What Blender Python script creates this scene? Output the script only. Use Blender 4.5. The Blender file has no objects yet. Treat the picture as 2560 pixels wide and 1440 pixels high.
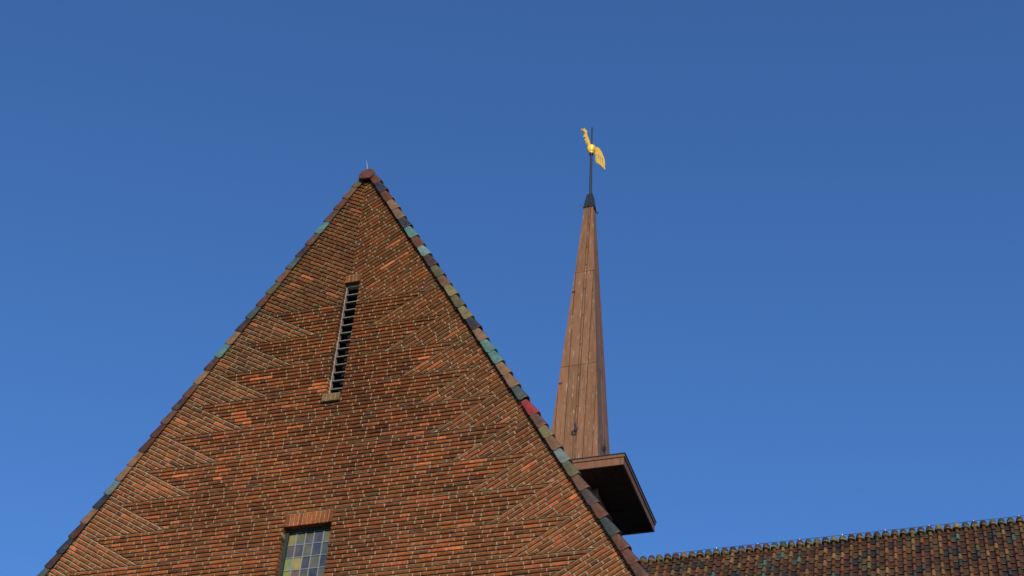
import bpy, math, random
from mathutils import Vector, Matrix
from mathutils.geometry import tessellate_polygon
random.seed(7)
SC = bpy.context.scene
COL = SC.collection
S = 1.22            # metres per survey unit
ZG = -15.1          # ground level in survey units (apex of the gable brickwork = 0)
def W(x, y, z): return Vector((S*x, S*y, S*(z-ZG)))

# ------------------------------------------------------------------ camera
cam_d = bpy.data.cameras.new('camera'); cam = bpy.data.objects.new('camera', cam_d); COL.objects.link(cam)
cam_d.sensor_width = 36; cam_d.lens = 55.0; cam_d.clip_start = .1; cam_d.clip_end = 3000
cam_d.dof.use_dof = True; cam_d.dof.focus_distance = 24.0; cam_d.dof.aperture_fstop = 2.2
az, pt, rl = 0.3569964, 0.6989469, 0.0800575
rt = Vector((math.cos(az), math.sin(az), 0))
fw = Vector((-math.sin(az)*math.cos(pt), math.cos(az)*math.cos(pt), math.sin(pt)))
up = rt.cross(fw)
rt2 = math.cos(rl)*rt + math.sin(rl)*up
up2 = -math.sin(rl)*rt + math.cos(rl)*up
M = Matrix((rt2, up2, -fw)).transposed().to_4x4(); M.translation = W(6.84277, -12.79747, -13.76231)
cam.matrix_world = M
SC.camera = cam

# ------------------------------------------------------------------ sky, sun, exposure
SUN_EL, SUN_AZ = math.radians(24), math.radians(20)      # azimuth measured from the wall's normal towards +X
sd = Vector((math.sin(SUN_AZ)*math.cos(SUN_EL), -math.cos(SUN_AZ)*math.cos(SUN_EL), math.sin(SUN_EL)))
world = bpy.data.worlds.new('World'); SC.world = world; world.use_nodes = True
wn = world.node_tree; wn.nodes.clear()
sky = wn.nodes.new('ShaderNodeTexSky'); sky.sky_type = 'NISHITA'; sky.sun_disc = False
sky.sun_elevation = SUN_EL; sky.sun_rotation = math.atan2(sd.x, sd.y)
sky.air_density = 1.0; sky.dust_density = 0.0; sky.ozone_density = 10.0; sky.altitude = 0
bg = wn.nodes.new('ShaderNodeBackground'); bg.inputs[1].default_value = 0.15
wo = wn.nodes.new('ShaderNodeOutputWorld')
wn.links.new(sky.outputs[0], bg.inputs[0]); wn.links.new(bg.outputs[0], wo.inputs[0])
sun_d = bpy.data.lights.new('sun', 'SUN'); sun_d.energy = 3.4; sun_d.angle = math.radians(.53); sun_d.color = (1, .88, .69)
sun = bpy.data.objects.new('sun', sun_d); COL.objects.link(sun)
sun.rotation_euler = sd.to_track_quat('Z', 'Y').to_euler(); sun.location = (20, -40, 40)
SC.view_settings.view_transform = 'Standard'; SC.view_settings.look = 'None'
SC.view_settings.gamma = 1; SC.view_settings.exposure = 0.2
try: SC.view_settings.use_curve_mapping = False
except Exception: pass

# ------------------------------------------------------------------ materials
def new_mat(name):
    m = bpy.data.materials.new(name); m.use_nodes = True
    nt = m.node_tree; p = nt.nodes['Principled BSDF']
    return m, nt, p
def node(nt, t, **kw):
    n = nt.nodes.new(t)
    for k, v in kw.items():
        if k in n.inputs: n.inputs[k].default_value = v
        else: setattr(n, k, v)
    return n
def noise(nt, scale, detail=4, rough=.6, vec=None, stretch=None):
    n = node(nt, 'ShaderNodeTexNoise', Scale=scale, Detail=detail, Roughness=rough)
    tc = nt.nodes.new('ShaderNodeTexCoord'); src = tc.outputs['Object']
    if stretch:
        mp = nt.nodes.new('ShaderNodeMapping'); mp.inputs['Scale'].default_value = stretch
        nt.links.new(src, mp.inputs[0]); src = mp.outputs[0]
    nt.links.new(src, n.inputs['Vector']); return n
def ramp(nt, fac, stops):
    r = nt.nodes.new('ShaderNodeValToRGB'); e = r.color_ramp.elements
    while len(e) < len(stops): e.new(.5)
    for i, (p, c) in enumerate(stops):
        e[i].position = p; e[i].color = (c, c, c, 1) if isinstance(c, (int, float)) else (*c, 1)
    nt.links.new(fac, r.inputs[0]); return r
def mix(nt, mode, fac, a, b):
    n = nt.nodes.new('ShaderNodeMix'); n.data_type = 'RGBA'; n.blend_type = mode; n.clamp_result = False
    for sock, v in ((n.inputs[0], fac), (n.inputs[6], a), (n.inputs[7], b)):
        if hasattr(v, 'links'): nt.links.new(v, sock)
        elif isinstance(v, (int, float)): sock.default_value = v
        else: sock.default_value = (*v, 1)
    return n.outputs[2]
def bump(nt, p, h, strength, dist):
    b = node(nt, 'ShaderNodeBump', Strength=strength, Distance=dist)
    nt.links.new(h, b.inputs['Height']); nt.links.new(b.outputs[0], p.inputs['Normal'])
def colour_attr(nt):
    a = nt.nodes.new('ShaderNodeVertexColor'); a.layer_name = 'col'; return a.outputs[0]
def colour_obj(nt):
    return nt.nodes.new('ShaderNodeObjectInfo').outputs['Color']
def height_fac(nt, z0, z1):      # 0 at survey height z0, 1 at z1
    g = nt.nodes.new('ShaderNodeNewGeometry'); s = nt.nodes.new('ShaderNodeSeparateXYZ'); nt.links.new(g.outputs['Position'], s.inputs[0])
    r = nt.nodes.new('ShaderNodeMapRange'); r.inputs[1].default_value = S*(z0-ZG); r.inputs[2].default_value = S*(z1-ZG)
    nt.links.new(s.outputs[2], r.inputs[0]); return r.outputs[0]
def mul(nt, a, b):
    n = nt.nodes.new('ShaderNodeMath'); n.operation = 'MULTIPLY'
    for i, v in enumerate((a, b)):
        if hasattr(v, 'links'): nt.links.new(v, n.inputs[i])
        else: n.inputs[i].default_value = v
    return n.outputs[0]

def mat_brick():
    m, nt, p = new_mat('handmade_brick')
    c = colour_attr(nt)
    n0_ = noise(nt, .55, 3, .6); r0_ = ramp(nt, n0_.outputs[0], [(.36, .74), (.64, 1.16)])
    c = mix(nt, 'MULTIPLY', 1, c, r0_.outputs[0])
    n1 = noise(nt, 22, 6, .75); r1 = ramp(nt, n1.outputs[0], [(.32, .6), (.68, 1.4)])
    c = mix(nt, 'MULTIPLY', 1, c, r1.outputs[0])
    n2 = noise(nt, 5.0, 4, .65); r2 = ramp(nt, n2.outputs[0], [(.44, 0.0), (.74, .45)])
    c = mix(nt, 'MIX', r2.outputs[0], c, (.075, .036, .022))
    n3 = noise(nt, 45, 3, .6); r3 = ramp(nt, n3.outputs[0], [(.63, 0.0), (.75, .55)])
    c = mix(nt, 'MIX', r3.outputs[0], c, (.05, .025, .018))
    n4 = noise(nt, 5, 5, .7); r4 = ramp(nt, n4.outputs[0], [(.45, 0.0), (.7, .55)])
    c = mix(nt, 'MIX', mul(nt, r4.outputs[0], height_fac(nt, -4.5, -.5)), c, (.075, .062, .02))
    nt.links.new(c, p.inputs['Base Color']); p.inputs['Roughness'].default_value = .9; p.inputs['Specular IOR Level'].default_value = .2
    nb = noise(nt, 38, 6, .7); bump(nt, p, nb.outputs[0], 1.0, .02)
    return m
def mat_mortar():
    m, nt, p = new_mat('lime_mortar')
    n1 = noise(nt, 9, 5, .7); r1 = ramp(nt, n1.outputs[0], [(.3, (.19, .145, .08)), (.7, (.37, .295, .175))])
    n2 = noise(nt, 4, 5, .7); r2 = ramp(nt, n2.outputs[0], [(.38, 0.0), (.62, .85)])
    c = mix(nt, 'MIX', mul(nt, r2.outputs[0], height_fac(nt, -4.2, -1.2)), r1.outputs[0], (.20, .185, .05))
    nt.links.new(c, p.inputs['Base Color']); p.inputs['Roughness'].default_value = .95
    nb = noise(nt, 60, 4, .7); bump(nt, p, nb.outputs[0], .6, .006)
    return m
def mat_tile(name, src, lichen=.35, rough=.42):
    m, nt, p = new_mat(name)
    c = src(nt)
    oi = nt.nodes.new('ShaderNodeObjectInfo'); 
    n1 = node(nt, 'ShaderNodeTexNoise', Scale=11, Detail=5, Roughness=.7); n1.noise_dimensions = '4D'
    g = nt.nodes.new('ShaderNodeNewGeometry'); nt.links.new(g.outputs['Position'], n1.inputs['Vector']); nt.links.new(oi.outputs['Random'], n1.inputs['W'])
    r1 = ramp(nt, n1.outputs[0], [(.3, .6), (.72, 1.3)])
    c = mix(nt, 'MULTIPLY', 1, c, r1.outputs[0])
    n2 = node(nt, 'ShaderNodeTexNoise', Scale=7, Detail=6, Roughness=.75); nt.links.new(g.outputs['Position'], n2.inputs['Vector'])
    r2 = ramp(nt, n2.outputs[0], [(.55, 0.0), (.72, lichen)])
    c = mix(nt, 'MIX', r2.outputs[0], c, (.19, .165, .075))
    n3 = node(nt, 'ShaderNodeTexNoise', Scale=32, Detail=3, Roughness=.6); nt.links.new(g.outputs['Position'], n3.inputs['Vector'])
    r3 = ramp(nt, n3.outputs[0], [(.6, 0.0), (.75, .55)])
    c = mix(nt, 'MIX', r3.outputs[0], c, (.045, .032, .028))
    nt.links.new(c, p.inputs['Base Color']); p.inputs['Specular IOR Level'].default_value = .3
    rr = ramp(nt, n1.outputs[0], [(.3, rough-.1), (.7, rough+.22)]); nt.links.new(rr.outputs[0], p.inputs['Roughness'])
    bump(nt, p, n3.outputs[0], .35, .006)
    return m
def mat_wood(name, flake=.8, src=None, base=None, rough=.6):
    m, nt, p = new_mat(name)
    c = src(nt) if src else base
    n1 = noise(nt, 3, 5, .65, stretch=(5, 5, .5)); r1 = ramp(nt, n1.outputs[0], [(.3, .72), (.7, 1.22)])
    c = mix(nt, 'MULTIPLY', 1, c, r1.outputs[0])
    n2 = noise(nt, 5.5, 6, .68, stretch=(4.5, 4.5, .42)); r2 = ramp(nt, n2.outputs[0], [(.595, 0.0), (.65, flake)])
    n4 = noise(nt, .7, 2, .5); r4 = ramp(nt, n4.outputs[0], [(.35, .35), (.6, 1.0)])
    c = mix(nt, 'MIX', mul(nt, r2.outputs[0], r4.outputs[0]), c, (.36, .30, .25))
    n3 = noise(nt, 2.2, 4, .6, stretch=(9, 9, .35)); r3 = ramp(nt, n3.outputs[0], [(.58, 0.0), (.75, .5)])
    c = mix(nt, 'MIX', r3.outputs[0], c, (.045, .02, .015))
    nt.links.new(c, p.inputs['Base Color']); p.inputs['Roughness'].default_value = rough; p.inputs['Specular IOR Level'].default_value = .3
    bump(nt, p, n2.outputs[0], .3, .006)
    return m
def mat_plain(name, base, rough=.6, metal=0, var=.25, scale=8, bumpy=.2, spec=.5):
    m, nt, p = new_mat(name)
    n1 = noise(nt, scale, 5, .65); r1 = ramp(nt, n1.outputs[0], [(.3, 1-var), (.7, 1+var)])
    c = mix(nt, 'MULTIPLY', 1, base, r1.outputs[0])
    nt.links.new(c, p.inputs['Base Color']); p.inputs['Roughness'].default_value = rough; p.inputs['Metallic'].default_value = metal
    p.inputs['Specular IOR Level'].default_value = spec
    if bumpy: bump(nt, p, n1.outputs[0], bumpy, .004)
    return m
def mat_glass():
    m, nt, p = new_mat('stained_glass')
    c = colour_attr(nt); n1 = noise(nt, 7, 4, .6); r1 = ramp(nt, n1.outputs[0], [(.3, .7), (.7, 1.35)])
    c = mix(nt, 'MULTIPLY', 1, c, r1.outputs[0]); c = mix(nt, 'MULTIPLY', 1, c, (1.45, 1.45, 1.05))
    nt.links.new(c, p.inputs['Base Color']); p.inputs['Roughness'].default_value = .16; p.inputs['Specular IOR Level'].default_value = .6
    n2 = noise(nt, 5, 2, .5); bump(nt, p, n2.outputs[0], .25, .02)
    return m
def mat_brick_wall():
    m, nt, p = new_mat('brick_walling')
    tc = nt.nodes.new('ShaderNodeTexCoord'); mp = nt.nodes.new('ShaderNodeMapping'); mp.inputs['Rotation'].default_value = (math.pi/2, 0, 0)
    nt.links.new(tc.outputs['Object'], mp.inputs[0])
    b = node(nt, 'ShaderNodeTexBrick', Scale=1.0)
    for k, v in (('Color1', (.22, .06, .028, 1)), ('Color2', (.14, .045, .025, 1)), ('Mortar', (.36, .31, .22, 1)), ('Mortar Size', .007), ('Brick Width', .22), ('Row Height', .063)): b.inputs[k].default_value = v
    nt.links.new(mp.outputs[0], b.inputs['Vector'])
    n1 = noise(nt, 6, 5, .7); r1 = ramp(nt, n1.outputs[0], [(.3, .7), (.7, 1.25)])
    nt.links.new(mix(nt, 'MULTIPLY', 1, b.outputs[0], r1.outputs[0]), p.inputs['Base Color']); p.inputs['Roughness'].default_value = .9
    bump(nt, p, b.outputs[1], -.5, .01)
    return m

MB_BRICK = mat_brick(); MB_MORTAR = mat_mortar(); MB_WALL = mat_brick_wall()
M_TILE = mat_tile('glazed_verge_tile', colour_obj, .4, .46); M_ROOF = mat_tile('weathered_pantile', colour_attr, .32, .6)
M_RIDGEM = mat_plain('lichened_mortar', (.13, .11, .05), .95, 0, .6, 12, .8)
M_SPIRE = mat_wood('flaking_brown_boards', .85, colour_attr); M_FASCIA = mat_wood('brown_painted_fascia', .25, None, (.18, .078, .036))
M_SOFFIT = mat_plain('dark_soffit_boards', (.036, .025, .021), .8, 0, .3, 6)
M_BLACK = mat_plain('black_metal', (.022, .023, .026), .45, .3, .25, 10)
M_LEAD = mat_plain('grey_lead', (.23, .24, .25), .55, .1, .15, 12)
M_GOLD = mat_plain('gold_leaf', (1.0, .60, .07), .4, .25, .08, 9, .1)
M_GREEN = mat_plain('dark_green_paint', (.022, .040, .033), .7, 0, .25, 10, .2, .25)
M_PALE = mat_wood('weathered_pale_timber', .5, None, (.30, .255, .21)); M_GREYW = mat_wood('weathered_grey_slat', .5, None, (.16, .155, .145))
M_VOID = mat_plain('dark_interior', (.006, .006, .006), 1, 0, .1)
M_GLASS = mat_glass()
M_WHITE = mat_plain('white_porcelain_clip', (.75, .75, .75), .4, 0, .1); M_ZINC = mat_plain('zinc_rod', (.55, .56, .58), .4, .6, .1)
M_GROUND = mat_plain('grass_and_paving', (.036, .034, .026), .95, 0, .5, .6, .3)
M_TURRET = mat_wood('turret_boards', .5, None, (.19, .105, .075))

# ------------------------------------------------------------------ mesh helpers
class MB:
    def __init__(self): self.v = []; self.f = []; self.c = []
    def add(self, verts, faces, col=(1, 1, 1)):
        o = len(self.v); self.v += [tuple(v) for v in verts]
        for f in faces: self.f.append([o+i for i in f]); self.c.append(col)
    def box(self, a, b, col=(1, 1, 1)):
        (x0, y0, z0), (x1, y1, z1) = a, b
        v = [(x0,y0,z0),(x1,y0,z0),(x1,y1,z0),(x0,y1,z0),(x0,y0,z1),(x1,y0,z1),(x1,y1,z1),(x0,y1,z1)]
        self.add(v, [(0,3,2,1),(4,5,6,7),(0,1,5,4),(1,2,6,5),(2,3,7,6),(3,0,4,7)], col)
    def tube(self, pts, r, n=8, col=(1, 1, 1), cap=True):
        pts = [Vector(p) for p in pts]; rs = r if isinstance(r, (list, tuple)) else [r]*len(pts)
        vs = []; prev = None
        for i, p in enumerate(pts):
            d = (pts[min(i+1, len(pts)-1)]-pts[max(i-1, 0)]).normalized()
            a = d.orthogonal().normalized() if prev is None else (prev-d*prev.dot(d)).normalized()
            prev = a; b = d.cross(a)
            for k in range(n):
                t = 2*math.pi*k/n; vs.append(p+rs[i]*(math.cos(t)*a+math.sin(t)*b))
        fs = []
        for i in range(len(pts)-1):
            for k in range(n): fs.append((i*n+k, i*n+(k+1) % n, (i+1)*n+(k+1) % n, (i+1)*n+k))
        if cap: fs += [tuple(reversed(range(n))), tuple(range((len(pts)-1)*n, len(pts)*n))]
        self.add(vs, fs, col)
    def lathe(self, cx, cy, prof, n=20, col=(1, 1, 1), sx=1, sy=1):
        vs = []; fs = []
        for r, z in prof:
            for k in range(n): t = 2*math.pi*k/n; vs.append((cx+sx*r*math.cos(t), cy+sy*r*math.sin(t), z))
        for i in range(len(prof)-1):
            for k in range(n): fs.append((i*n+k, i*n+(k+1) % n, (i+1)*n+(k+1) % n, (i+1)*n+k))
        fs += [tuple(reversed(range(n))), tuple(range((len(prof)-1)*n, len(prof)*n))]
        self.add(vs, fs, col)
LOC = {}
def obj(name, mb, mat, parent=None, smooth=False, origin=None, local=False):
    """mb holds survey units; linked as ONE mesh object, placed under parent"""
    me = bpy.data.meshes.new(name)
    base = LOC[parent.name] if parent else Vector((0, 0, 0))
    if local: vs = [Vector(v)*S for v in mb.v]
    else: vs = [W(*v)-base for v in mb.v]
    me.from_pydata(vs, [], mb.f); me.validate(); me.update()
    if any(c != (1, 1, 1) for c in mb.c) and len(me.polygons) == len(mb.c):
        at = me.color_attributes.new('col', 'FLOAT_COLOR', 'CORNER'); buf = []
        for p, c in zip(me.polygons, mb.c): buf += [c[0], c[1], c[2], 1.0]*p.loop_total
        at.data.foreach_set('color', buf)
    if smooth:
        me.polygons.foreach_set('use_smooth', [True]*len(me.polygons))
        try: me.set_sharp_from_angle(angle=math.radians(38))
        except Exception: pass
    me.materials.append(mat)
    o = bpy.data.objects.new(name, me); COL.objects.link(o)
    if parent: o.parent = parent
    LOC[o.name] = base
    return o
def thing(name, label, cat, at, group=None):
    o = bpy.data.objects.new(name, None); COL.objects.link(o); o.location = W(*at); o.empty_display_size = .3
    o['label'] = label; o['category'] = cat
    if group: o['group'] = group
    LOC[o.name] = W(*at); return o

# 2-D polygon tools (x, z plane, counter-clockwise seen from the front)
def clip(P, a, b, c):            # keep a*x + b*z <= c
    out = []
    for i in range(len(P)):
        p, q = P[i], P[(i+1) % len(P)]; dp, dq = a*p[0]+b*p[1]-c, a*q[0]+b*q[1]-c
        if dp <= 0: out.append(p)
        if (dp < 0 < dq) or (dq < 0 < dp):
            t = dp/(dp-dq); out.append((p[0]+t*(q[0]-p[0]), p[1]+t*(q[1]-p[1])))
    return out
def area(P): return .5*sum(P[i][0]*P[(i+1) % len(P)][1]-P[(i+1) % len(P)][0]*P[i][1] for i in range(len(P))) if len(P) > 2 else 0
def clip_poly(P, R, inset=0.0):
    for i in range(len(R)):
        p, q = R[i], R[(i+1) % len(R)]; ex, ez = q[0]-p[0], q[1]-p[1]; L = math.hypot(ex, ez)
        if L < 1e-9: continue
        a, b = ez/L, -ex/L; P = clip(P, a, b, a*p[0]+b*p[1]-(0 if abs(p[0])+abs(q[0]) < 1e-6 else inset))   # no open joint where both fields meet on the axis
        if len(P) < 3: return []
    return P
def sub_rect(P, r, tol=1e-5):
    x0, x1, z0, z1 = r; inner = clip(clip(clip(clip(P, -1, 0, -x0), 1, 0, x1), 0, -1, -z0), 0, 1, z1)
    if len(inner) < 3 or area(inner) < tol: return [P]
    res = [clip(P, 0, -1, -z1), clip(P, 0, 1, z0)]; mid = clip(clip(P, 0, 1, z1), 0, -1, -z0)
    res += [clip(mid, 1, 0, x0), clip(mid, -1, 0, -x1)]
    return [q for q in res if len(q) > 2 and area(q) > tol]
def sub_rects(P, rects):
    ps = [P]
    for r in rects: ps = [q for p in ps for q in sub_rect(p, r)]
    return ps

# ------------------------------------------------------------------ ground
g = MB(); g.add([(-330, -330, ZG), (330, -330, ZG), (330, 330, ZG), (-330, 330, ZG)], [(0, 1, 2, 3)])
go = obj('ground', g, M_GROUND); go['kind'] = 'structure'

# ------------------------------------------------------------------ brick gable
TAN = .57735            # half width per unit of height: the roofs pitch at 60 degrees
PER, Z0, NB = .4125, -2.105, 12
SI, EI = .21, 1.134     # how far from the rake each tooth of the zigzag starts and ends
ANG = math.atan2(PER, EI-SI-PER*TAN); CA, SA = math.cos(ANG), math.sin(ANG)
HC, J, HJ = PER/8, .0185, .0110
SLIT = (-.062, .132, -3.463, -1.785); SLIT_L = (-.066, .131, -1.785, -1.665); SILL = (-.085, .131, -3.568, -3.463)
WIN = (-.295, .262, -6.75, -5.150); WIN_L = (-.286, .262, -5.150, -4.995)
HOLES = [SLIT, SLIT_L, SILL, WIN, WIN_L]
gable = thing('brick_gable', 'red brick church gable with zigzag brickwork and multicoloured verge tiles, slit louvre and leaded window', 'church', (0, 0, ZG))
bricks, mortar = MB(), MB()
BRIGHT = [(.41,-1.632),(2.933,-5.179),(1.843,-4.592),(1.736,-5.651),(.984,-3.506),(-.834,-3.091),(-1.473,-3.078),(-1.677,-4.912),(-1.223,-4.391),(-.131,-3.311),(-.131,-3.36),(-.131,-3.26),(-.952,-3.06)]
def brick_col(x, z):
    for bx, bz in BRIGHT:
        if abs(x-bx) < .075 and abs(z-bz) < .026: return (.62, .15, .04)
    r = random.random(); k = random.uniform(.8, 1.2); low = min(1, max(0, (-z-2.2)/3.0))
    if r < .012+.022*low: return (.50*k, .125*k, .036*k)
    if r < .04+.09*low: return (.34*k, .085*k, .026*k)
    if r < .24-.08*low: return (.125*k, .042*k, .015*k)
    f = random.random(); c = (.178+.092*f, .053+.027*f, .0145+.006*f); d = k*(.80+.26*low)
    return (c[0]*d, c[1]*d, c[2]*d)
def emit_brick(P, col, yf=None, yb=.115, bev=.0035):
    # roughen the long edges, then front face + bevel ring + sides
    Q = []
    for i in range(len(P)):
        p, q = P[i], P[(i+1) % len(P)]; L = math.hypot(q[0]-p[0], q[1]-p[1]); n = 4 if L > .1 else (3 if L > .055 else 1)
        for k in range(n):
            t = k/n; Q.append((p[0]+t*(q[0]-p[0])+random.uniform(-.0019, .0019), p[1]+t*(q[1]-p[1])+random.uniform(-.0018, .0018)))
    n = len(Q); cx = sum(p[0] for p in Q)/n; cz = sum(p[1] for p in Q)/n
    yf = random.uniform(-.0066, -.0042) if yf is None else yf
    tx, tz = random.uniform(-.008, .008), random.uniform(-.03, .03)
    fy = lambda p: yf+(p[0]-cx)*tx+(p[1]-cz)*tz
    fr = []
    for p in Q:
        dx, dz = cx-p[0], cz-p[1]; L = math.hypot(dx, dz) or 1; a = min(.8, bev/L)
        fr.append((p[0]+dx*a*.6, fy(p), p[1]+(bev*.8 if dz > 0 else -bev*.8)*min(1, abs(dz)/.01)))
    vs = fr+[(p[0], fy(p)+bev, p[1]) for p in Q]+[(p[0], yb, p[1]) for p in Q]
    fs = [tuple(range(n))]
    for i in range(n):
        j = (i+1) % n; fs += [(i, n+i, n+j, j), (n+i, 2*n+i, 2*n+j, n+j)]
    bricks.add(vs, fs, col)
# joints: (brick face, mortar face, depth of the raked joint under the next brick); the pointing was done differently from field to field
DEEP, CORE, LEFTJ, FLUSH = (-.0062, .0015, .0185), (-.0062, -.0012, .0185), (-.0060, -.0010, .0165), (-.0052, -.0006, .0110)
def lay(R, t, nrm, n_anchor, h, joint, inset=.0035):
    """fill convex region R with courses along t; one course boundary passes n_anchor"""
    dot = lambda p, a: p[0]*a[0]+p[1]*a[1]
    ns = [dot(p, nrm) for p in R]; i0 = math.floor((min(ns)-n_anchor)/h-1e-6); i1 = math.ceil((max(ns)-n_anchor)/h+1e-6)
    to = lambda a, b: (a*t[0]+b*nrm[0], a*t[1]+b*nrm[1])
    for i in range(i0, i1):
        n0 = n_anchor+i*h; strip = [p for p in R]
        strip = clip(clip(strip, -nrm[0], -nrm[1], -n0), nrm[0], nrm[1], n0+h)
        if len(strip) < 3: continue
        ts = [dot(p, t) for p in strip]; a = min(ts)-random.uniform(0, .17); last = 0
        while a < max(ts):
            w = .09 if (random.random() < .42 and not last) else .18
            last = w < .1; w += random.uniform(-.006, .006); b = a+w
            cell = [to(a, n0), to(b, n0), to(b, n0+h), to(a, n0+h)]
            c2 = clip_poly(cell, R)
            if len(c2) > 2 and area(c2) > 1e-5:
                low = clip(c2, nrm[0], nrm[1], n0+h-J); top = clip(c2, -nrm[0], -nrm[1], -(n0+h-J))
                for part, sl in ((low, 0), (top, 1)):
                    if len(part) < 3 or area(part) < 1e-6: continue
                    for q in sub_rects(part, HOLES):
                        mortar.add([(p[0], joint[1]+sl*max(0, (dot(p, nrm)-(n0+h-J))/J)*(joint[2]-joint[1]), p[1]) for p in q], [tuple(range(len(q)))])
                j1, j2 = random.uniform(-.0012, .0012), random.uniform(-.0012, .0012)
                br = [to(a+HJ/2, n0+j1), to(b-HJ/2, n0+j2), to(b-HJ/2, n0+h-J+j2), to(a+HJ/2, n0+h-J+j1)]
                br = clip_poly(br, R, inset)
                if len(br) > 2 and area(br) > .00025:
                    for q in sub_rects(br, HOLES):
                        if area(q) > .00006:
                            cx = sum(p[0] for p in q)/len(q); cz = sum(p[1] for p in q)/len(q)
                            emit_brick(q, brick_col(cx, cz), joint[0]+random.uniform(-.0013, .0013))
            a = b
rake = lambda z: -z*TAN
EXT = .045              # the brickwork runs on a little under the verge tiles
def lv(k): return Z0-PER*k
tL, nL = (CA, -SA), (SA, CA); tR, nR = (CA, SA), (-SA, CA)
def pk(k):      # where tooth line k, carried on outwards, meets the rake (left side, x negative)
    z = lv(k); x = -(rake(z)-SI); u = (SI+EXT)/(CA+SA*TAN)
    return (x-u*CA, z+u*SA)
flip = lambda R: [(-p[0], p[1]) for p in reversed(R)]
R = [(0, EXT/TAN), pk(0), (-(rake(Z0)-SI), Z0), (0, Z0)]
n0 = R[2][0]*nL[0]+R[2][1]*nL[1]
lay(R, tL, nL, n0, .476/9, DEEP); lay(flip(R), tR, nR, n0, .476/9, FLUSH)
for k in range(NB):
    z0, z1 = lv(k), lv(k+1); s0 = (-(rake(z0)-SI), z0); e1 = (-(rake(z1)-EI), z1); s1 = (-(rake(z1)-SI), z1)
    core = [s0, e1, (-e1[0], z1), (-s0[0], z0)]
    lay(core, (1, 0), (0, 1), z0, HC, CORE)
    R = [s0, pk(k), pk(k+1), s1, e1]; hd = ((s0[0]-s1[0])*nL[0]+(s0[1]-s1[1])*nL[1])/9
    lay(R, tL, nL, s0[0]*nL[0]+s0[1]*nL[1], hd, LEFTJ); lay(flip(R), tR, nR, s0[0]*nL[0]+s0[1]*nL[1], hd, FLUSH)
def soldiers(rect, n, y0, yb, tint=1.0):
    x0, x1, z0, z1 = rect; w = (x1-x0)/n
    for i in range(n):
        c = brick_col(9, -5); a, b = x0+i*w+(0 if i == 0 else .0045), x0+(i+1)*w-(0 if i == n-1 else .0045)
        emit_brick([(a, z0), (b, z0+random.uniform(-.001, .001)), (b, z1-.006), (a, z1-.006)], tuple(v*tint for v in c), y0+random.uniform(-.002, .002), yb)
    mortar.box((x0+.002, y0+.006, z0+.004), (x1-.002, yb-.002, z1-.001))
ZB = -7.9
slab = MB()
tri = [(0, .05), (-rake(ZB)-.035, ZB), (rake(ZB)+.035, ZB)]
for q in sub_rects(tri, [(a-.005, b+.005, c, d) for a, b, c, d in HOLES]):
    n = len(q); slab.add([(p[0], .0196, p[1]) for p in q]+[(p[0], .12, p[1]) for p in q], [tuple(range(n)), tuple(reversed(range(n, 2*n)))]+[(i, n+i, n+(i+1) % n, (i+1) % n) for i in range(n)])
wall = obj('gable_wall', bricks, MB_BRICK, gable)
# lintels and sill are parts of their own
def soldier_part(name, rect, n, y0, yb, tint, label=None):
    global bricks, mortar
    kb, km = bricks, mortar; bricks, mortar = MB(), MB()
    soldiers(rect, n, y0, yb, tint)
    o = obj(name, bricks, MB_BRICK, gable); j = obj('joint_mortar', mortar, MB_MORTAR, o)
    bricks, mortar = kb, km
    if label: o['label'] = label
    return o
soldier_part('lintel', SLIT_L, 4, -.001, .115, .85); soldier_part('lintel', WIN_L, 11, -.002, .115, 1.25)
so = soldier_part('sill', SILL, 4, -.042, .06, .8, 'mossy green-brown brick sill below the louvre')
so.data.materials[0] = mat_plain('mossy_sill_brick', (.15, .088, .034), .9, 0, .5, 14, .6)
mortar.v += []; 
obj('pointing', mortar, MB_MORTAR, wall); obj('mortar_bed', slab, MB_MORTAR, wall)
# the rest of the walling, below the picture
lw = MB()
lw.box((-4.35, .0, ZG), (4.35, .13, lv(NB)-.42))
for sx in (-1, 1): lw.box((sx*4.35-.13, .131, ZG), (sx*4.35+.13, 8.5, -7.6))
bk = [(-.03, -.12), (-rake(ZB)+.02, ZB), (rake(ZB)-.02, ZB), (.03, -.12)]
obj('lower_wall', lw, MB_WALL, gable)

# louvre in the slit
lf = MB(); x0, x1, z0, z1 = SLIT; yl = .062
lf.box((x0-.02, yl, z0), (x0+.009, yl+.05, z1)); lf.box((x1-.02, yl, z0), (x1+.02, yl+.05, z1))
lf.box((x0+.009, yl+.001, z1-.028), (x1-.02, yl+.05, z1+.0)); lf.box((x0+.009, yl+.001, z0), (x1-.02, yl+.05, z0+.018))
louvre = obj('louvre', lf, M_PALE, gable); louvre['label'] = 'weathered timber louvre in a tall narrow slit'
pitch = (z1-z0-.05)/14
sl = MB(); a = math.radians(24)
sl.add([(x0+.006, y, z) for y, z in ((-.012, -.006), (-.012, .006), (.058, .006+.07*math.tan(a)), (.058, -.006+.07*math.tan(a)))]+
       [(x1-.004, y, z) for y, z in ((-.012, -.006), (-.012, .006), (.058, .006+.07*math.tan(a)), (.058, -.006+.07*math.tan(a)))],
       [(0, 1, 2, 3), (7, 6, 5, 4), (0, 4, 5, 1), (1, 5, 6, 2), (2, 6, 7, 3), (3, 7, 4, 0)])
sl.v = [(v[0], v[1], v[2]) for v in sl.v]
slat0 = obj('slat', sl, M_GREYW, louvre, local=True)
for i in range(14):
    o = slat0 if i == 0 else slat0.copy()
    if i: COL.objects.link(o); o.parent = louvre
    o.location = W(0, yl+.012, z0+.02+pitch*(i+.0))-LOC[gable.name]
    o.rotation_euler = (random.uniform(-.03, .03), random.uniform(-.012, .012), 0)
vb = MB(); vb.box((x0-.6, .62, z0-.4), (x1+.6, .65, z1+.1)); obj('void', vb, M_VOID, louvre)
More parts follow.
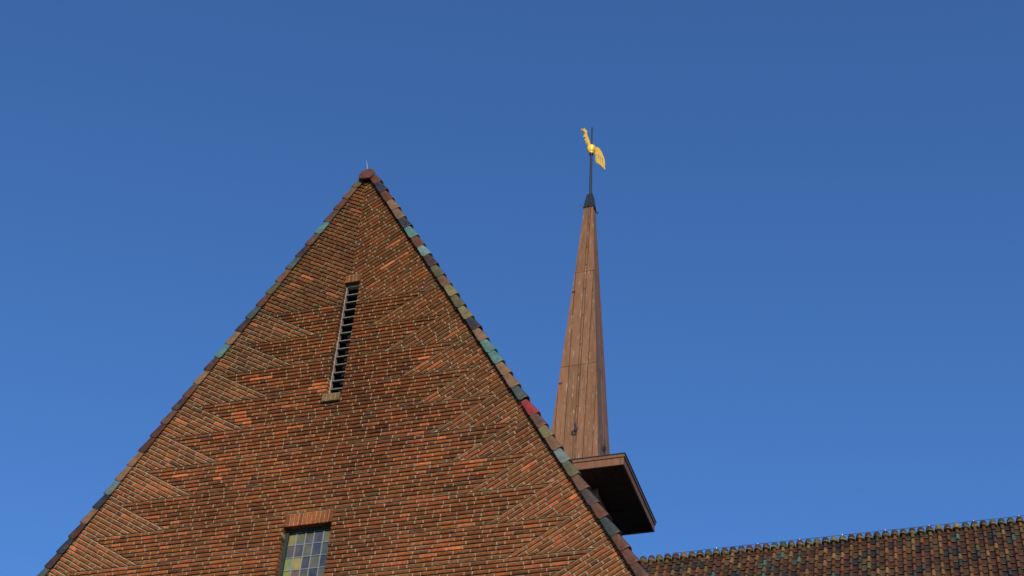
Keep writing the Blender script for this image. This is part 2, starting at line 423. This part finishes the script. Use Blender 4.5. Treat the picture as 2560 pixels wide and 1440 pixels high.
# leaded window
yw = .085; x0, x1, z0, z1 = WIN
wf = MB(); FW = .034
wf.box((x0-.03, yw-.012, z0), (x0+FW, yw+.05, z1)); wf.box((x1-.012, yw-.012, z0), (x1+.03, yw+.05, z1))
wf.box((x0+FW, yw-.011, z1-.030), (x1-.012, yw+.05, z1+.004)); wf.box((x0+FW, yw+.001, z1-.042), (x1-.012, yw+.04, z1-.030)); wf.box((x0+FW, yw-.011, z0), (x1-.012, yw+.05, z0+.05))
win = obj('window', wf, M_GREEN, gable); win['label'] = 'leaded coloured window with dark green frame'
cols = [x0+FW, -.171, -.068, .030, .139, x1-.012]; rows = [z1-.042]; zz = -5.330
while zz > z0+.05: rows.append(zz); zz -= .1515
rows.append(z0+.05)
pal = [[(.135,.115,.06),(.07,.073,.052),(.062,.056,.062),(.042,.044,.068),(.075,.074,.052)],
       [(.066,.052,.062),(.055,.048,.062),(.072,.072,.056),(.036,.038,.064),(.037,.047,.050)],
       [(.125,.15,.07),(.17,.135,.045),(.040,.040,.064),(.068,.070,.057),(.030,.032,.056)],
       [(.155,.14,.045),(.095,.057,.050),(.055,.057,.046),(.028,.031,.050),(.052,.056,.052)]]
gl, ld = MB(), MB()
for r in range(len(rows)-1):
    for c in range(5):
        col = pal[r][c] if r < 4 else random.choice(random.choice(pal))
        a, b, t, u = cols[c], cols[c+1], rows[r], rows[r+1]; tx, tz = random.uniform(-.012, .012), random.uniform(-.012, .012)
        P = [(a, u), (b, u), (b, t), (a, t)]; mx, mz = (a+b)/2, (u+t)/2
        gl.add([(p[0], yw+.018+(p[0]-mx)*tx*2+(p[1]-mz)*tz*2, p[1]) for p in P], [(0, 1, 2, 3)], col)
for c in cols[1:-1]: ld.box((c-.0042, yw+.009, z0+.05), (c+.0042, yw+.022, z1-.042))
for r in rows[1:-1]: ld.box((cols[0], yw+.0105, r-.0036), (cols[-1], yw+.021, r+.0036))
obj('pane', gl, M_GLASS, win); obj('lead_came', ld, M_LEAD, win)

# ------------------------------------------------------------------ tiles
def tile_field(O, lat, down, nor, width, ncols, nrows, keep, colf, colw=.1391, rowh=.206):
    """pantiles as real overlapping shells; keep(col_centre, s) decides which exist"""
    O, lat, down, nor = map(Vector, (O, lat, down, nor)); mb = MB()
    prof = [(0, .003), (.012, -.001), (.035, -.004), (.062, -.004), (.073, .000), (.0765, .022), (.086, .040), (.104, .048), (.122, .040), (.1315, .022), (.1385, .003)]
    m = len(prof)
    for r in range(nrows):
        for c in range(ncols):
            if not keep((c+.5)*colw, (r+.5)*rowh): continue
            base = O+lat*(c*colw)+down*(r*rowh); tl = random.uniform(-.004, .004); lift = .021+random.uniform(-.003, .005); sk = random.uniform(-.003, .003)
            col = colf(r, c); vs = []
            for s, ln, k in ((-.02, -.004, .94), (rowh*.5, lift*.45, .97), (rowh-.01+tl, lift*.97, 1.0), (rowh+tl, lift*.93, .97), (rowh+tl-.001, lift-.016, .93)):
                for t, h in prof: vs.append(base+lat*(t+sk*s/rowh)+down*s+nor*(h*k+ln))
            fs = []
            for i in range(4):
                for j in range(m-1): fs.append((i*m+j, i*m+j+1, (i+1)*m+j+1, (i+1)*m+j))
            mb.add(vs, [tuple(reversed(f)) for f in fs], col)
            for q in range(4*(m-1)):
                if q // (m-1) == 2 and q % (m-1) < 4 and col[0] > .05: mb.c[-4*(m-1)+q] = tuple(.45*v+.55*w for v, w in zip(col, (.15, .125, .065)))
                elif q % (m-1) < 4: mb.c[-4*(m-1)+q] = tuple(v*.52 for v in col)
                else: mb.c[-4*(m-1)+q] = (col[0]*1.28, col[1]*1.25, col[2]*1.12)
    return mb
BR = [(.105,.043,.022),(.125,.048,.023),(.085,.037,.021),(.14,.064,.032),(.098,.042,.02)]
def roof_col(r, c):
    q = random.random(); k = random.uniform(.78, 1.22)
    if q < .60: b = random.choice(BR)
    elif q < .71: b = (.062, .036, .028)
    elif q < .78: b = (.040, .042, .044)
    elif q < .92: b = (.175, .095, .045)
    elif q < .98: b = (.105, .088, .04)
    else: b = (.06, .105, .09)
    k *= .84; return (b[0]*k, b[1]*k*.97, b[2]*k*.86)
YR, ZR = 9.7553, -.180
# gable wing roof (its slopes fall left and right behind the verge)
NW = 46
roof = MB()
for sx in (-1, 1):
    nx, nz = sx*.866, .5; q0, q1 = .035, -.06
    prof = [(0+nx*q0, 0+nz*q0), (sx*rake(-8.05)+nx*q0, -8.05+nz*q0), (sx*rake(-8.05)+nx*q1, -8.05+nz*q1), (nx*q1, nz*q1)]
    if sx > 0: prof = prof[::-1]
    vs = [(p[0], .135, p[1]) for p in prof]+[(p[0], YR+p[1]*TAN, p[1]) for p in prof]
    roof.add(vs, [(0, 1, 2, 3), (7, 6, 5, 4)]+[(i, 4+i, 4+(i+1) % 4, (i+1) % 4) for i in range(4)], (.05, .03, .025))
wing_roof = obj('roof', roof, M_ROOF, gable)
for sx in (1, -1):
    down = (sx*.5, 0, -.866); nor = (sx*.866, 0, .5)
    # lateral direction runs along the wing; the tiled field stops at the valley with the nave
    keep = lambda t, s: t < YR-.15-s*.5-.1 and s > .02
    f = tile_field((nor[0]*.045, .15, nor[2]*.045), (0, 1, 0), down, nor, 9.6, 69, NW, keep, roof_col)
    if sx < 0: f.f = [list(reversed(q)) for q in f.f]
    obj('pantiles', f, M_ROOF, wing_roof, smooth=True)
rb = MB()
for i in range(31):
    ya = -.05+i*.317; yb = ya+.33
    ring = lambda y, r: [(.012+r*math.cos(t)*1.05, y, -.09+r*math.sin(t)*1.2) for t in [math.pi*k/10 for k in range(11)]]
    rb.add(ring(ya, .100)+ring(yb, .092), [(k, k+1, 12+k, 11+k) for k in range(10)], random.choice(BR))
obj('ridge', rb, M_ROOF, wing_roof, smooth=True)

# verge tiles: one mesh per side, each tile an object with its own glaze
def verge_mesh(side):
    ysh = 0 if side > 0 else .036
    sc = .80 if side > 0 else .82; off = .018 if side > 0 else -.002
    pr = [(-.050, -.030), (-.0615, -.028), (-.063, .020), (-.0625, .062), (-.057, .083), (-.040, .095), (-.008, .098), (.05, .082), (.10, .064), (.15, .060), (.15, .048), (.05, .066), (.01, .080), (-.018, .078), (-.038, .066), (-.048, .048), (-.0515, .018)]
    L = .214; rings = []
    for s, lift, rd, sh in ((-.03, -.012, 0, .96), (.06, .0, 0, .985), (L-.035, .013, 0, 1), (L-.014, .0165, .007, 1), (L-.004, .0165, .016, .985), (L, .0150, .028, .95)):
        ring = []
        for i, (y, n) in enumerate(pr):
            yy = (y+.0)*sh-.1*(lift if y < .02 else 0)*3; nn = n*sh*sc+lift+off
            if i in (0, 1): nn = n*sc+off+rd+(.007 if s < 0 else .004 if s < .1 else 0)
            ring.append((s, nn, yy))
        rings.append(ring)
    m = len(pr); mb = MB(); vs = []
    for ring in rings:
        for s, n, y in ring: vs.append((side*(s*.5+n*.866), y+ysh, -s*.866+n*.5))
    fs = []
    for i in range(len(rings)-1):
        for j in range(m): fs.append((i*m+j, i*m+(j+1) % m, (i+1)*m+(j+1) % m, (i+1)*m+j))
    fs += [tuple(reversed(range(m))), tuple(range((len(rings)-1)*m, len(rings)*m))]
    if side > 0: fs = [tuple(reversed(f)) for f in fs]
    mb.add(vs, fs); return mb
G = dict(R=(.125,.043,.024), D=(.09,.035,.022), N=(.030,.032,.037), T=(.24,.135,.088), P=(.18,.09,.06), E=(.10,.21,.185), L=(.18,.29,.265), U=(.062,.032,.030), O=(.115,.105,.045), Y=(.20,.17,.065),
         G=(.030,.040,.040), K=(.060,.085,.080), C=(.25,.022,.028), B=(.125,.060,.042), V=(.062,.038,.044), S=(.15,.20,.175))
GN = dict(R='red-brown', D='dark red-brown', N='dark slate', T='tan', P='pinkish brown', E='teal', L='pale teal', U='dark purple-brown', O='olive', Y='mottled yellow-olive', G='dark slate-green', K='dark teal', C='crimson', B='brown', V='purple', S='grey-teal')
RIGHT = 'RNRTTNERLUOPYOYNTEETTKCBYPSOBVRGRRDBPRND'
LEFT = 'OPRBEBUKPORKUTEDTBUBDDTTSNTDNUKBRTDRNBUR'
S_R = [.286,.486,.691,.89,1.087,1.28,1.495,1.691,1.884,2.094,2.306,2.495,2.691,2.903,3.123,3.325,3.531,3.74,3.939,4.141,4.355,4.56,4.823,5.017,5.184,5.378,5.576,5.779,5.991,6.212,6.403,6.647,6.849,7.042]
S_L = [.25,.45,.646,.856,1.06,1.259,1.46,1.666,1.875,2.078,2.279,2.481,2.686,2.891,3.097,3.3,3.51,3.713,3.908,4.121,4.319,4.534,4.741,4.951,5.153,5.354,5.566,5.77,5.976,6.178]
def verge(side, codes, ends):
    ends = list(ends)
    while len(ends) < 40: ends.append(ends[-1]+.2045)
    v0 = obj('verge_tile', verge_mesh(side), M_TILE, wing_roof, smooth=True, local=True)
    for j in range(40):
        o = v0 if j == 0 else v0.copy()
        if j: COL.objects.link(o); o.parent = wing_roof
        c = codes[j % len(codes)]; s = ends[j]-.214; k = random.uniform(.9, 1.1)
        dn = random.uniform(-.003, .003)
        o.location = W(side*(s*.5+dn), random.uniform(-.003, .002), -s*.866)-LOC[gable.name]
        o.rotation_euler = (0, random.uniform(-.012, .012), random.uniform(-.01, .01))
        k *= .80; o.color = (G[c][0]*k, G[c][1]*k*.96, G[c][2]*k*(.70 if c in 'RDTPUBVC' else .92), 1)
        o['label'] = GN[c]+' glazed verge tile'
verge(1, RIGHT, S_R); verge(-1, LEFT, S_L)
# ridge end cap with closed disc, and the thin rod on it
cp = MB(); out = [(-.060,-.120),(.076,-.128),(.100,-.112),(.118,-.088),(.123,-.06),(.119,-.03),(.107,-.004),(.088,.018),(.062,.031),(.03,.037),(0,.034),(-.03,.024),(-.054,.008),(-.074,-.014),(-.085,-.042),(-.086,-.072),(-.076,-.100)]
n = len(out); ins = [(.018+(p[0]-.018)*.93, -.05+(p[1]+.05)*.92) for p in out]
cp.add([(p[0], -.080, p[1]) for p in ins]+[(p[0], -.073, p[1]) for p in out]+[(p[0], -.045, p[1]) for p in out],
       [tuple(reversed(range(n)))]+[f for i in range(n) for f in ((i, n+i, n+(i+1) % n, (i+1) % n), (n+i, 2*n+i, 2*n+(i+1) % n, n+(i+1) % n))]+[tuple(range(2*n, 3*n))], (1, 1, 1))
cp.f[0] = list(range(n))[::-1]
ridge_cap = obj('ridge_cap', cp, M_TILE, wing_roof, smooth=True); ridge_cap.color = (.12, .036, .022, 1)
rod = MB(); rod.tube([(-.012, .02, .03), (-.03, .02, .12), (-.043, .02, .20), (-.066, .02, .293)], [.006, .0055, .005, .003], 6)
obj('rod', rod, M_ZINC, gable, smooth=True)

# ------------------------------------------------------------------ nave behind, its tiled slope facing us on the right
nave = thing('tiled_nave', 'long nave roof of mottled brown pantiles with humped ridge tiles beyond the gable', 'church roof', (5, YR, ZG))
X0, X1 = -9.0, 11.0; EAVE = -8.0
nb = MB(); dy = (ZR-EAVE)*TAN
pf = [(YR, ZR), (YR-dy, EAVE), (YR-dy, EAVE-.1), (YR+dy, EAVE-.1), (YR+dy, EAVE)]
m = len(pf); nb.add([(X0, y, z) for y, z in pf]+[(X1, y, z) for y, z in pf], [tuple(reversed(range(m))), tuple(range(m, 2*m))]+[(i, m+i, m+(i+1) % m, (i+1) % m) for i in range(m)], (.05, .03, .025))
nroof = obj('roof', nb, M_ROOF, nave)
xs = 9.5-1.1265
ncol = 144; xo = 1.1965-.1019-.1391*72
keep = lambda t, s: not (abs(xo+t) < s*.5+.13)
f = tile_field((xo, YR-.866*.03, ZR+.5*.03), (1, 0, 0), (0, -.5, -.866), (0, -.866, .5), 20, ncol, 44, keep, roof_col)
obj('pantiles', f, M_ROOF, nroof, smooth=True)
dm = MB(); vs = []; fs = []; NR, NS = 12, 6
for i in range(NS+1):
    ph = math.pi/2*i/NS
    for k in range(NR): t = 2*math.pi*k/NR; vs.append((.064*math.cos(ph)**.75*math.cos(t), .12*math.cos(ph)*math.sin(t), .112*math.sin(ph)))
for i in range(NS):
    for k in range(NR): fs.append((i*NR+k, i*NR+(k+1) % NR, (i+1)*NR+(k+1) % NR, (i+1)*NR+k))
dm.add(vs, fs)
rt0 = obj('ridge_tile', dm, M_TILE, nroof, smooth=True, local=True)
RC = [(.085,.034,.028),(.07,.032,.034),(.045,.034,.042),(.105,.042,.03),(.13,.105,.05),(.06,.066,.055),(.095,.03,.03)]
mm = MB(); first = True
for c in range(66, 124):
    x = xo+c*.1391+.102
    if abs(x) < .65: continue
    o = rt0 if first else rt0.copy()
    if not first: COL.objects.link(o); o.parent = nroof
    first = False
    o.location = W(x, YR, -.158+random.uniform(-.006, .006))-LOC[nave.name]; o.rotation_euler = (random.uniform(-.06, .06), random.uniform(-.05, .05), random.uniform(-.06, .06))
    col = random.choice(RC)
    if c == 109: col = (.34, .24, .03); o['label'] = 'bright yellow lichened ridge tile'
    if c in (95, 107): col = (.24, .18, .06)
    if c == 77: col = (.30, .11, .055); o['label'] = 'broken orange ridge tile'
    o.color = (col[0]*.8, col[1]*.8, col[2]*.72, 1)
    # lumpy mortar collar under each hump, towards us
    w = random.uniform(.058, .068); h = random.uniform(.026, .044); vv = []; ff = []
    for i in range(6):
        ph = math.pi*i/5
        for k in range(10):
            t = 2*math.pi*k/10; rr = 1+random.uniform(-.16, .16)
            a_, b_, c_ = math.sin(ph)*math.cos(t)*w*rr, math.sin(ph)*math.sin(t)*.06*rr, math.cos(ph)*h*rr
            vv.append((x+.012+a_, YR-.072+b_, -.172+c_-.22*a_))
    for i in range(5):
        for k in range(10): ff.append((i*10+k, (i+1)*10+k, (i+1)*10+(k+1) % 10, i*10+(k+1) % 10))
    mm.add(vv, ff)
mm.box((.7, YR-.03, -.25), (X1, YR+.03, -.128)); mm.box((X0, YR-.03, -.25), (-.7, YR+.03, -.128))
obj('ridge_mortar', mm, M_RIDGEM, nroof, smooth=True)
wr = MB(); pts = []
for c in range(77, 124): 
    if abs(xo+c*.1391+.102) > .65 and c % 5 == 1: pts.append((xo+c*.1391+.102, YR-.02, -.036))
pts = [(pts[0][0]-.7, YR-.02, -.045)]+pts
dense = []
for p, q in zip(pts, pts[1:]):
    for k in range(4): t = k/4; dense.append((p[0]+t*(q[0]-p[0]), p[1], p[2]+t*(q[2]-p[2])-.007*math.sin(math.pi*t)))
wr.tube(dense+[pts[-1]], .0042, 6)
wire = obj('lightning_wire', wr, M_BLACK, nave)
cl = MB(); cl.tube([(0, 0, -.022), (0, 0, -.005), (0, 0, .005), (0, 0, .010)], [.006, .010, .010, .005], 8)
c0 = obj('wire_clip', cl, M_WHITE, wire, smooth=True, local=True)
for i, p in enumerate(pts[1:]):
    o = c0 if i == 0 else c0.copy()
    if i: COL.objects.link(o); o.parent = wire
    o.location = W(*p)-LOC[nave.name]
nw = MB(); nw.box((X0+.1, YR-dy+.35, ZG), (-4.6, YR-dy+.6, EAVE-.1)); nw.box((4.6, YR-dy+.35, ZG), (X1-.1, YR-dy+.6, EAVE-.1)); nw.box((X0+.1, YR+dy-.6, ZG), (X1-.1, YR+dy-.35, EAVE-.1))
nw.box((X1-.35, YR-dy+.6, ZG), (X1-.1, YR+dy-.6, EAVE-.1)); nw.box((X0+.1, YR-dy+.6, ZG), (X0+.35, YR+dy-.6, EAVE-.1))
obj('wall', nw, MB_WALL, nave)

# ------------------------------------------------------------------ ridge turret with its needle spire
tur = thing('spire_turret', 'slender brown boarded spire on a square overhanging eaves box behind the brick gable', 'spire', (0, YR, -.9))
HW = 1.1386
wt = MB(); wt.box((-.46, YR-.46, -1.6), (.46, YR+.46, 1.12))
for sx in (-1, 1):
    for sy in (-1, 1): wt.box((sx*.49-.06 if sx > 0 else sx*.49, YR+sy*.49-(.06 if sy > 0 else 0), -1.6), (sx*.49 if sx > 0 else sx*.49+.06, YR+sy*.49+(.06 if sy < 0 else 0), 1.118))
wt.box((-.43, YR-.485, .93), (.43, YR-.43, 1.0))
for i in range(6): wt.box((-.41, YR-.48, .80-.13*i), (.41, YR-.44, .86-.13*i))
obj('turret_wall', wt, M_TURRET, tur)
ea = MB()
def ring_box(mb, ho, hi, za, zb):
    mb.box((-ho, YR-ho, za), (ho, YR-hi, zb)); mb.box((-ho, YR+hi, za), (ho, YR+ho, zb))
    mb.box((hi, YR-hi, za), (ho, YR+hi, zb)); mb.box((-ho, YR-hi, za), (-hi, YR+hi, zb))
ring_box(ea, HW-.026, HW-.06, 1.12, 1.262)
fa = obj('fascia', ea, M_FASCIA, tur)
eb = MB(); ring_box(eb, HW-.008, HW-.07, 1.266, 1.322); obj('upper_fascia', eb, M_FASCIA, tur)
for sx in (-1, 1): 
    jc = MB(); jc.box((sx*(HW-.085)-.003, YR-HW+.024, 1.122), (sx*(HW-.085)+.003, YR-HW+.0245, 1.26))
    obj('corner_joint', jc, M_BLACK, fa)
rf = MB(); rf.box((-HW-.006, YR-HW-.006, 1.322), (HW+.006, YR+HW+.006, 1.337))
k = .52; a_ = HW-.02
rf.add([(-a_, YR-a_, 1.337), (a_, YR-a_, 1.337), (a_, YR+a_, 1.337), (-a_, YR+a_, 1.337), (-k, YR-k, 1.42), (k, YR-k, 1.42), (k, YR+k, 1.42), (-k, YR+k, 1.42)], [(0, 1, 5, 4), (1, 2, 6, 5), (2, 3, 7, 6), (3, 0, 4, 7), (4, 5, 6, 7)])
obj('eaves_roof', rf, M_BLACK, tur)
sf = MB(); ho, hi = HW-.062, .47
for q in range(4):      # boards square to each edge, mitred at the hips
    cq, sq = [(1, 0), (0, 1), (-1, 0), (0, -1)][q]
    rot = lambda u, v: (u*cq-v*sq, YR+u*sq+v*cq)
    u = -ho
    while u < ho-1e-6:
        v = min(u+.2, ho); P = [(u+.004, -ho), (v-.004, -ho), (v-.004, -hi), (u+.004, -hi)]
        P = clip(clip(P, 1, 1, -.004), -1, 1, -.004)     # |u| <= -v
        if len(P) > 2:
            n = len(P); b = [rot(*p) for p in P]; dz = random.uniform(0, .006)
            sf.add([(p[0], p[1], 1.133+dz) for p in b]+[(p[0], p[1], 1.155) for p in b], [tuple(reversed(range(n))), tuple(range(n, 2*n))]+[(i, (i+1) % n, n+(i+1) % n, n+i) for i in range(n)])
        u = v
sf.box((-ho, YR-ho, 1.157), (ho, YR+ho, 1.2))
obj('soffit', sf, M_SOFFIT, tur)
# spire: vertical boards of constant width, cut off along the hips
hz = lambda z: .092+(8.345-z)*.0583
ZT, ZS = 8.28, 1.40
sp = MB(); hb, ht = hz(ZS)-.012, hz(ZT)-.012
core = [(-hb, YR-hb, ZS), (hb, YR-hb, ZS), (hb, YR+hb, ZS), (-hb, YR+hb, ZS), (-ht, YR-ht, ZT), (ht, YR-ht, ZT), (ht, YR+ht, ZT), (-ht, YR+ht, ZT)]
sp.add(core, [(0, 1, 5, 4), (1, 2, 6, 5), (2, 3, 7, 6), (3, 0, 4, 7), (4, 5, 6, 7), (3, 2, 1, 0)], (.02, .01, .008))
seams = [-.9, -.363, -.180, 0, .047, .186, .363, .9]; joints = [ZT, 6.42, 4.0, ZS]
gap = .0055
for q in range(4):
    cq, sq = [(1, 0), (0, 1), (-1, 0), (0, -1)][q]
    for a0, a1 in zip(seams, seams[1:]):
        for zt, zb in zip(joints, joints[1:]):
            g2 = .0045
            P = [(a0+gap, zb+g2), (a1-gap, zb+g2), (a1-gap, zt-g2), (a0+gap, zt-g2)]
            sl_ = .0583; c0_ = .092+8.345*sl_-.003
            P = clip(clip(P, 1, sl_, c0_), -1, sl_, c0_)
            if len(P) < 3 or area(P) < .002: continue
            kk = random.uniform(.86, 1.12); col = (.205*kk, .092*kk, .037*kk); n = len(P); thin = .004 if (a0, a1) == (0, .047) else 0
            def pt3(p, d): 
                u, z = p; v = -(hz(z)-d); return (u*cq-v*sq, YR+u*sq+v*cq, z)
            jit = random.uniform(0, .003)-thin
            sp.add([pt3(p, jit) for p in P]+[pt3(p, .014) for p in P], [tuple(range(n))]+[(i, n+i, n+(i+1) % n, (i+1) % n) for i in range(n)], col)
spire = obj('spire', sp, M_SPIRE, tur)
def peg(x, z, corner):
    pg = MB(); y = YR-hz(z)
    if corner: pg.tube([(x, y+.02, z), (x, y-.02, z), (x+.06, y-.02, z+.004)], .008, 5)
    else: pg.tube([(x, y+.01, z), (x, y-.022, z), (x-.014, y-.024, z-.003)], .0055, 6)
    obj('iron_peg', pg, M_BLACK, spire)
for z in (7.75, 7.1, 6.6, 5.95, 5.25, 4.5, 3.75, 3.0): peg(.03, z, False)
for z in (5.9, 3.6): peg(-hz(z)+.02, z, True)
def hook(px, py, z, ux, uy):
    mb = MB(); P = [(px, py, z+.19), (px+.012*ux, py+.012*uy, z+.1), (px, py, z+.02)]
    mb.tube([(p[0], p[1], p[2]) for p in P], .009, 6)
    ring = [(px+ux*.045*math.cos(t)-ux*.01, py+uy*.045*math.cos(t)-uy*.01, z-.03+.045*math.sin(t)) for t in [2*math.pi*k/14 for k in range(14)]]
    mb.tube(ring, .010, 6)
    mb.tube([(px, py, z-.02), (px+ux*.06, py+uy*.06, z+.06)], .009, 6)
    return obj('hook', mb, M_BLACK, spire, smooth=True)
hook(.02, YR-hz(2.45)-.03, 2.42, 1, 0); hook(hz(2.2)+.03, YR-.10, 2.22, .3, 1)
# plates of bare paint behind the hook
tc = MB(); a1, a2 = .115, .058
tc.add([(-a1, YR-a1, 8.265), (a1, YR-a1, 8.265), (a1, YR+a1, 8.265), (-a1, YR+a1, 8.265), (-a2, YR-a2, 8.670), (a2, YR-a2, 8.670), (a2, YR+a2, 8.670), (-a2, YR+a2, 8.670)], [(0, 1, 5, 4), (1, 2, 6, 5), (2, 3, 7, 6), (3, 0, 4, 7), (4, 5, 6, 7), (3, 2, 1, 0)])
cap = obj('spire_cap', tc, M_BLACK, tur)
for P, r in (([(-.10, YR-.11, 8.29), (-.16, YR-.13, 8.30), (-.19, YR-.14, 8.35)], .008), ([(.10, YR+.02, 8.35), (.12, YR+.05, 8.24), (.145, YR+.06, 8.18), (.165, YR+.05, 8.21)], .009), ([(0, YR-.115, 8.33), (0, YR-.125, 8.26)], .009)):
    hk = MB(); hk.tube(P, r, 6); obj('hook', hk, M_BLACK, cap, smooth=True)
pl = MB(); pl.tube([(0, YR, 8.62), (-.012, YR, 9.3), (-.02, YR, 9.9)], [.029, .027, .0255], 12); pl.tube([(-.02, YR, 9.88), (-.0235, YR, 10.70)], [.0165, .016], 12)
obj('pole', pl, M_BLACK, tur, smooth=True)

# ------------------------------------------------------------------ gilded weathercock
wc = thing('weathercock', 'gilded weathercock with raised neck and drooping slotted tail on the pole above the spire', 'weathervane', (-.02, YR, 9.86))
ph = math.radians(60); dd, nn = Vector((math.cos(ph), math.sin(ph), 0)), Vector((math.sin(ph), -math.cos(ph), 0))
PP = Vector((-.02, YR, 0))
def plate(name, outer, holes, th, mat=M_GOLD):
    loops = [[Vector((p[0], p[1], 0)) for p in outer]]+[[Vector((p[0], p[1], 0)) for p in h] for h in holes]
    flat = [p for l in loops for p in l]; tris = tessellate_polygon(loops); n = len(flat); mb = MB()
    P = lambda p, s: PP+dd*p.x+nn*(s*th)+Vector((0, 0, p.y))
    vs = [P(p, 1) for p in flat]+[P(p, -1) for p in flat]; fs = [tuple(t) for t in tris]+[tuple(n+i for i in reversed(t)) for t in tris]
    o = 0
    for l in loops:
        k = len(l); fs += [(o+i, o+(i+1) % k, n+o+(i+1) % k, n+o+i) for i in range(k)]; o += k
    mb.add(vs, fs); ob = obj(name, mb, mat, wc)
    b = ob.modifiers.new('soft', 'BEVEL'); b.width = .004; b.segments = 2; b.limit_method = 'ANGLE'
    return ob
neck= [(-0.094, 10.048), (-0.147, 10.111), (-0.18, 10.187), (-0.206, 10.245), (-0.242, 10.233), (-0.249, 10.258), (-0.235, 10.299), (-0.212, 10.336), (-0.218, 10.372), (-0.268, 10.376), (-0.299, 10.394), (-0.314, 10.429), (-0.27, 10.425), (-0.245, 10.444), (-0.239, 10.499), (-0.218, 10.474), (-0.193, 10.487), (-0.182, 10.461), (-0.158, 10.468), (-0.16, 10.425), (-0.172, 10.386), (-0.136, 10.321), (-0.097, 10.249), (-0.059, 10.155), (-0.017, 10.105)]
tail= [(0.07, 10.16), (0.179, 10.227), (0.24, 10.221), (0.303, 10.155), (0.356, 10.073), (0.395, 9.98), (0.407, 9.888), (0.395, 9.8), (0.417, 9.746), (0.398, 9.718), (0.367, 9.75), (0.337, 9.739), (0.297, 9.75), (0.266, 9.758), (0.236, 9.757), (0.215, 9.781), (0.187, 9.741), (0.156, 9.769), (0.134, 9.813), (0.126, 9.887), (0.133, 10.002), (0.109, 9.955), (0.079, 9.953), (0.06, 10.04)]
slots= [[(0.138, 9.975), (0.153, 9.99), (0.169, 9.848), (0.155, 9.838)], [(0.197, 10.018), (0.224, 10.038), (0.226, 9.869), (0.212, 9.859)], [(0.254, 10.003), (0.281, 10.015), (0.283, 9.856), (0.269, 9.846)], [(0.31, 9.99), (0.338, 10.004), (0.348, 9.83), (0.332, 9.825)]]
plate('neck', neck, [], .012); plate('tail', tail, slots, .005)
bd = MB(); bd.lathe(-.02, YR, [(.034, 9.90), (.050, 9.905), (.053, 9.93), (.050, 9.945), (.066, 9.962), (.079, 10.01), (.085, 10.065), (.087, 10.098), (.079, 10.112), (.05, 10.115)], 24)
obj('body', bd, M_GOLD, wc, smooth=True)
bb = MB()
for d, z, r in ((-.085, 10.03, .030), (-.092, 9.99, .026), (-.075, 9.95, .024), (-.07, 10.07, .03), (-.055, 9.93, .02)):
    c = PP+dd*d+Vector((0, 0, z)); bb.lathe(c.x, c.y, [(.002, z-r), (r*.7, z-r*.7), (r, z), (r*.7, z+r*.7), (.002, z+r)], 10)
obj('breast_feathers', bb, M_GOLD, wc, smooth=True)
ck = MB(); ck.lathe(-.02, YR, [(.034, 9.86), (.040, 9.865), (.044, 9.904), (.03, 9.906)], 16); obj('bearing', ck, M_BLACK, wc, smooth=True)
